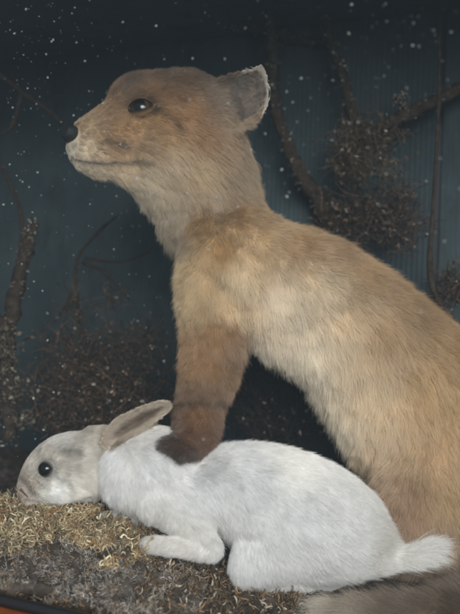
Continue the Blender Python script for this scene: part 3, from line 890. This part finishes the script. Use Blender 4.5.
def branch(name, label, pts, cat='branch', side=(), crust=0, group=None, crust_col=(.13, .12, .10)):
    """pts (px, py, y, r_px); side = more such chains; crust = lichen bits on the bark"""
    root = empty(name, tuple(P(*pts[0][:3])))
    tag(root, label, cat, group)
    allp = []
    for k, ch in enumerate([pts, *side]):
        w = np.array([P(a, b, c) for a, b, c, r in ch]); r = np.array([r*S*(D+c)/D for a, b, c, r in ch])
        v, f = tube(w, r, 7, 9, .35, k+3)
        mesh_obj('stem' if k == 0 else 'twig', v, f, bark, root)
        allp.append(catmull(np.column_stack([w, r]), 14))
    if crust:
        a = np.vstack(allp); i = rng.integers(0, len(a), crust)
        d = norm(rng.normal(size=(crust, 3)))
        p = a[i, :3]+d*a[i, 3:4]*.9
        path = curly(p, d+rng.normal(size=(crust, 3))*.5, rng.uniform(.0015, .006, crust), 4, .6)
        cc = np.array(crust_col)*(.3+1.1*rng.random((crust, 1)))
        wq = rng.random(crust) < .08; cc[wq] = np.array([.34, .32, .29])
        strands('lichen', path, rng.uniform(.0004, .0013, crust)[:, None]*np.array([1, 1.1, .9, .4]), cc, fibre, root)
    return root

branch('branch', 'dark branch reaching in from the right edge, level with the fox head', [(520, 62, .12, 7), (470, 84, .13, 6.5), (430, 103, .14, 6), (392, 122, .15, 6), (360, 142, .15, 5)],
       side=[[(412, 110, .145, 3.5), (396, 100, .14, 2.5), (404+0, 76+18, .14, 1.5)]], crust=260)
branch('branch', 'dark branch rising from the dried lichen clump to the upper edge', [(362, 150, .17, 6), (352, 110, .175, 5.5), (342, 72, .18, 5), (330, 38, .19, 5), (324, 10, .20, 4)], crust=160)
branch('branch', 'long dark branch lying across the top of the back wall', [(205, 20, .25, 4), (250, 26, .24, 5), (300, 40, .24, 5.5), (336, 46, .22, 4)], crust=120)
branch('branch', 'lichen covered upright branch just behind the fox ear', [(268, -20, .20, 6), (272, 50, .20, 6), (276, 110, .20, 6), (292, 155, .20, 7), (310, 190, .20, 8), (330, 225, .20, 7)],
       side=[[(310, 188, .2, 5), (326, 196, .2, 4), (345, 214, .2, 3)]], crust=420)
branch('branch', 'thick lichen crusted stub at the left edge of the case', [(10, 440, .13, 9), (8, 380, .14, 9), (7, 345, .15, 8), (15, 300, .16, 7), (24, 260, .165, 6.5), (30, 236, .17, 6), (33, 222, .17, 4.5)],
       side=[[(10, 330, .15, 6), (0, 322, .14, 5), (-20, 300, .13, 4)]], crust=600, crust_col=(.11, .092, .068))
branch('branch', 'thin bowed twig curving down the left wall', [(-30, 120, .21, 2), (0, 165, .21, 2), (17, 200, .21, 2), (22, 228, .21, 2.2), (18, 270, .2, 2.2), (8, 325, .2, 2.4)])
branch('branch', 'slender forked twig between the fox chin and the left clump', [(85, 400, .2, 2.5), (80, 330, .21, 2.2), (76, 265, .215, 2), (96, 235, .22, 1.6), (118, 215, .22, 1.2)],
       side=[[(82, 262, .217, 1.6), (104, 272, .217, 1.5), (130, 300, .217, 1)], [(78, 280, .217, 1.4), (56, 320, .217, 1.2), (24, 340, .217, 1)], [(85, 258, .217, 1.5), (120, 262, .21, 1), (150, 252, .21, .8)]])
branch('branch', 'dark twig slanting across the upper left of the wall', [(-30, 60, .24, 3), (0, 75, .24, 3), (22, 92, .24, 2.6), (50, 112, .24, 2), (62, 124, .24, 1.4)], side=[[(22, 92, .24, 2), (10, 128, .24, 1.8), (-20, 140, .24, 1.6)]])
branch('stalk', 'thin dark stalk bending along the right corner of the case', [(440, 20, .10, 1.6), (438, 120, .10, 1.8), (433, 210, .10, 2), (430, 268, .10, 2.6), (436, 296, .10, 3), (452, 318, .10, 3), (470, 345, .10, 3)], 'stalk')

def clump(name, label, blobs, n, cols, cat, L=(.008, .03), rad=(.00016, .00048), curl=.22, fleck=.10, fcol=(.30, .27, .24), spread=.8, leaves=0, grp=None):
    root = empty(name, tuple(P(*blobs[0][:3])))
    tag(root, label, cat, grp)
    bl = np.array(blobs, float); vol = bl[:, 3]*bl[:, 4]
    k = rng.choice(len(bl), n, p=vol/vol.sum())
    q = norm(rng.normal(size=(n, 3)))*(rng.random(n)**.45)[:, None]
    b = bl[k]
    sc = S*(D+b[:, 2])/D
    right, up, fw = CM[:3, 0], CM[:3, 1], -CM[:3, 2]
    cen = np.array([P(x[0], x[1], x[2]) for x in b])
    p = cen+(q[:, :1]*right*b[:, 3:4]+q[:, 1:2]*up*b[:, 4:5]+q[:, 2:3]*fw*b[:, 5:6])*sc[:, None]
    d0 = rng.normal(size=(n, 3))*spread+UP*.5+q*.5
    path = curly(p, d0, rng.uniform(*L, n)*np.where(rng.random(n) < .1, 1.8, 1), 7, curl, .03)
    cc = np.array(cols)[rng.integers(0, len(cols), n)]*(.45+1.0*rng.random((n, 1)))
    rr = rng.uniform(*rad, n)[:, None]*np.array([1, 1, .95, .9, .8, .6, .25])
    strands('stems', path, rr, cc, fibre, root)
    # small dry leaf or lichen flakes
    m = leaves
    i = rng.integers(0, n, m)
    c = path[i, rng.integers(2, 7, m)]
    a = norm(rng.normal(size=(m, 3))); bb_ = norm(np.cross(a, rng.normal(size=(m, 3)))); nn = np.cross(a, bb_)
    s = (.0007+.0028*rng.random(m)**2)[:, None]
    V = np.stack([c-a*s, c+bb_*s*.6+nn*s*.3, c+a*s, c-bb_*s*.6+nn*s*.25, c+nn*s*.12], 1).reshape(-1, 3)
    o = (np.arange(m)*5)[:, None]
    F = np.concatenate([o+np.array([[0, 1, 4]]), o+np.array([[1, 2, 4]]), o+np.array([[2, 3, 4]]), o+np.array([[3, 0, 4]])])
    lc = np.array(cols)[rng.integers(0, len(cols), m)]*(.7+.9*rng.random((m, 1)))
    w = rng.random(m) < fleck; lc[w] = np.array(fcol)*(.6+.7*rng.random((w.sum(), 1)))
    if m: mesh_obj('leaves', V, F, fibre, root, col=np.repeat(lc, 5, 0), smooth=False)
    return root

brown = [(.07, .046, .031), (.042, .03, .022), (.10, .066, .041), (.03, .025, .02)]
clump('dried_plant', 'wide brown tangle of dried plants against the wall left of the fox foreleg', [(70, 355, .16, 34, 30, 26), (118, 350, .17, 36, 26, 26), (48, 395, .14, 34, 26, 24), (130, 395, .15, 34, 30, 24), (92, 385, .14, 40, 34, 24), (76, 310, .18, 12, 20, 10), (112, 305, .18, 10, 16, 10), (150, 340, .18, 14, 22, 10), (100, 425, .13, 70, 22, 24)], 2700, brown, 'dried plant', leaves=2600, fleck=.10)
clump('dried_plant', 'brown lichen tuft where the right hand branches meet', [(358, 140, .15, 28, 24, 16), (372, 168, .13, 28, 15, 16), (345, 165, .15, 14, 26, 12), (388, 135, .15, 16, 14, 10)], 750, [(.09, .067, .045), (.055, .042, .031), (.125, .095, .06)], 'dried plant', leaves=1000, fleck=.10)
clump('dried_plant', 'loose speckled dried sprig below the right hand lichen tuft', [(360, 205, .15, 20, 26, 14), (340, 228, .15, 34, 22, 14), (375, 228, .15, 14, 24, 12)], 500, brown, 'dried plant', leaves=800, fleck=.18)
clump('dried_plant', 'small brownish dried sprig against the wall beside the right corner stalk', [(402, 225, .14, 20, 34, 14), (398, 195, .14, 14, 18, 10)], 480, [(.075, .052, .042), (.045, .034, .028), (.11, .078, .06)], 'dried plant', leaves=420, fleck=.12)
clump('dried_plant', 'low dried tuft at the right edge above the fox back', [(452, 292, .11, 18, 20, 14)], 260, brown, 'dried plant', leaves=200, fleck=.15)
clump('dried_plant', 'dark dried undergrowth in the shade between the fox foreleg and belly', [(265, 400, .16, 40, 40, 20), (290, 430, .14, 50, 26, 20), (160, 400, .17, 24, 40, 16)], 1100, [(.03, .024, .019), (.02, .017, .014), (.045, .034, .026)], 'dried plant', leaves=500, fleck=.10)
clump('dried_plant', 'pale lichen knob clinging to the left branch stub', [(6, 352, .125, 16, 24, 14), (14, 392, .125, 14, 14, 12), (22, 420, .12, 12, 10, 10)], 420, [(.14, .115, .075), (.09, .075, .055), (.06, .05, .04)], 'dried plant', L=(.003, .008), leaves=420, fleck=.25, fcol=(.32, .29, .22))

# ------------------------------------------------------------------ dust on the inside of the glass
N = 750
V, F, o = [], [], 0
iv, if_ = ICO[1]
N = 640
aa = rng.uniform(-.08, .36, N*4); zz = CZ+rng.uniform(-.17, .2, N*4)
pp = np.array([cs(a, .0006, z) for a, z in zip(aa, zz)])
px, py, _ = proj(pp)
ok = (px > -10) & (px < 470) & (py > -10) & (py < 470)
dens = np.clip(1.05-py/480, .12, 1)*(.5+.5*(hash_noise(pp, 18, 61) > -.25))
ok &= rng.random(len(pp)) < dens
pp = pp[ok]
for q in pp:
    s = (.00014+.00044*rng.random()**4)*(q[1]+D)/.47
    if rng.random() < .03: s *= 1.5
    m3 = norm(rng.normal(size=3))
    st = np.array([1+.5*rng.random(), .35, 1+.5*rng.random()])
    vv = iv*(1+.45*rng.normal(size=(len(iv), 1)))*st*s
    V.append(vv+q+np.array([0, .0003, 0])); F.append(if_+o); o += len(iv)
dust_m = mat('pale_dust', (.32, .335, .33), .9, .1)
dust = mesh_obj('dust', np.vstack(V), np.vstack(F), dust_m, smooth=False)
tag(dust, 'pale dust specks clinging to the inside of the glass', kind='stuff')

# ------------------------------------------------------------------ light
w = bpy.data.worlds.new('World'); scene.world = w; w.use_nodes = True
bg = w.node_tree.nodes['Background']
bg.inputs[0].default_value = (.62, .79, .90, 1); bg.inputs[1].default_value = .32
def area(name, loc, target, sx, sy, power, color):
    l = bpy.data.lights.new(name, 'AREA'); l.shape = 'RECTANGLE'; l.size = sx; l.size_y = sy; l.energy = power; l.color = color
    ob = bpy.data.objects.new(name, l); COL.objects.link(ob)
    ob.location = loc
    ob.rotation_euler = (Vector(target)-Vector(loc)).to_track_quat('-Z', 'Y').to_euler()
    return ob
wl = area('window_light', (.22, -1.25, CZ+.30), (.07, 0, CZ-.18), .9, .6, 4.8, (.985, .99, 1))
wl.data.spread = math.radians(60)
scene.view_settings.view_transform = 'Standard'
scene.view_settings.look = 'None'
scene.view_settings.exposure = 0
scene.view_settings.gamma = 1
scene.render.engine = 'CYCLES'
scene.cycles.use_denoising = True
scene.cycles.max_bounces = 10
scene.cycles.diffuse_bounces = 8
scene.cycles.filter_width = 2.1
scene.cycles.transparent_max_bounces = 16
scene.cycles_curves.shape = 'RIBBONS'
scene.cycles_curves.subdivisions = 2
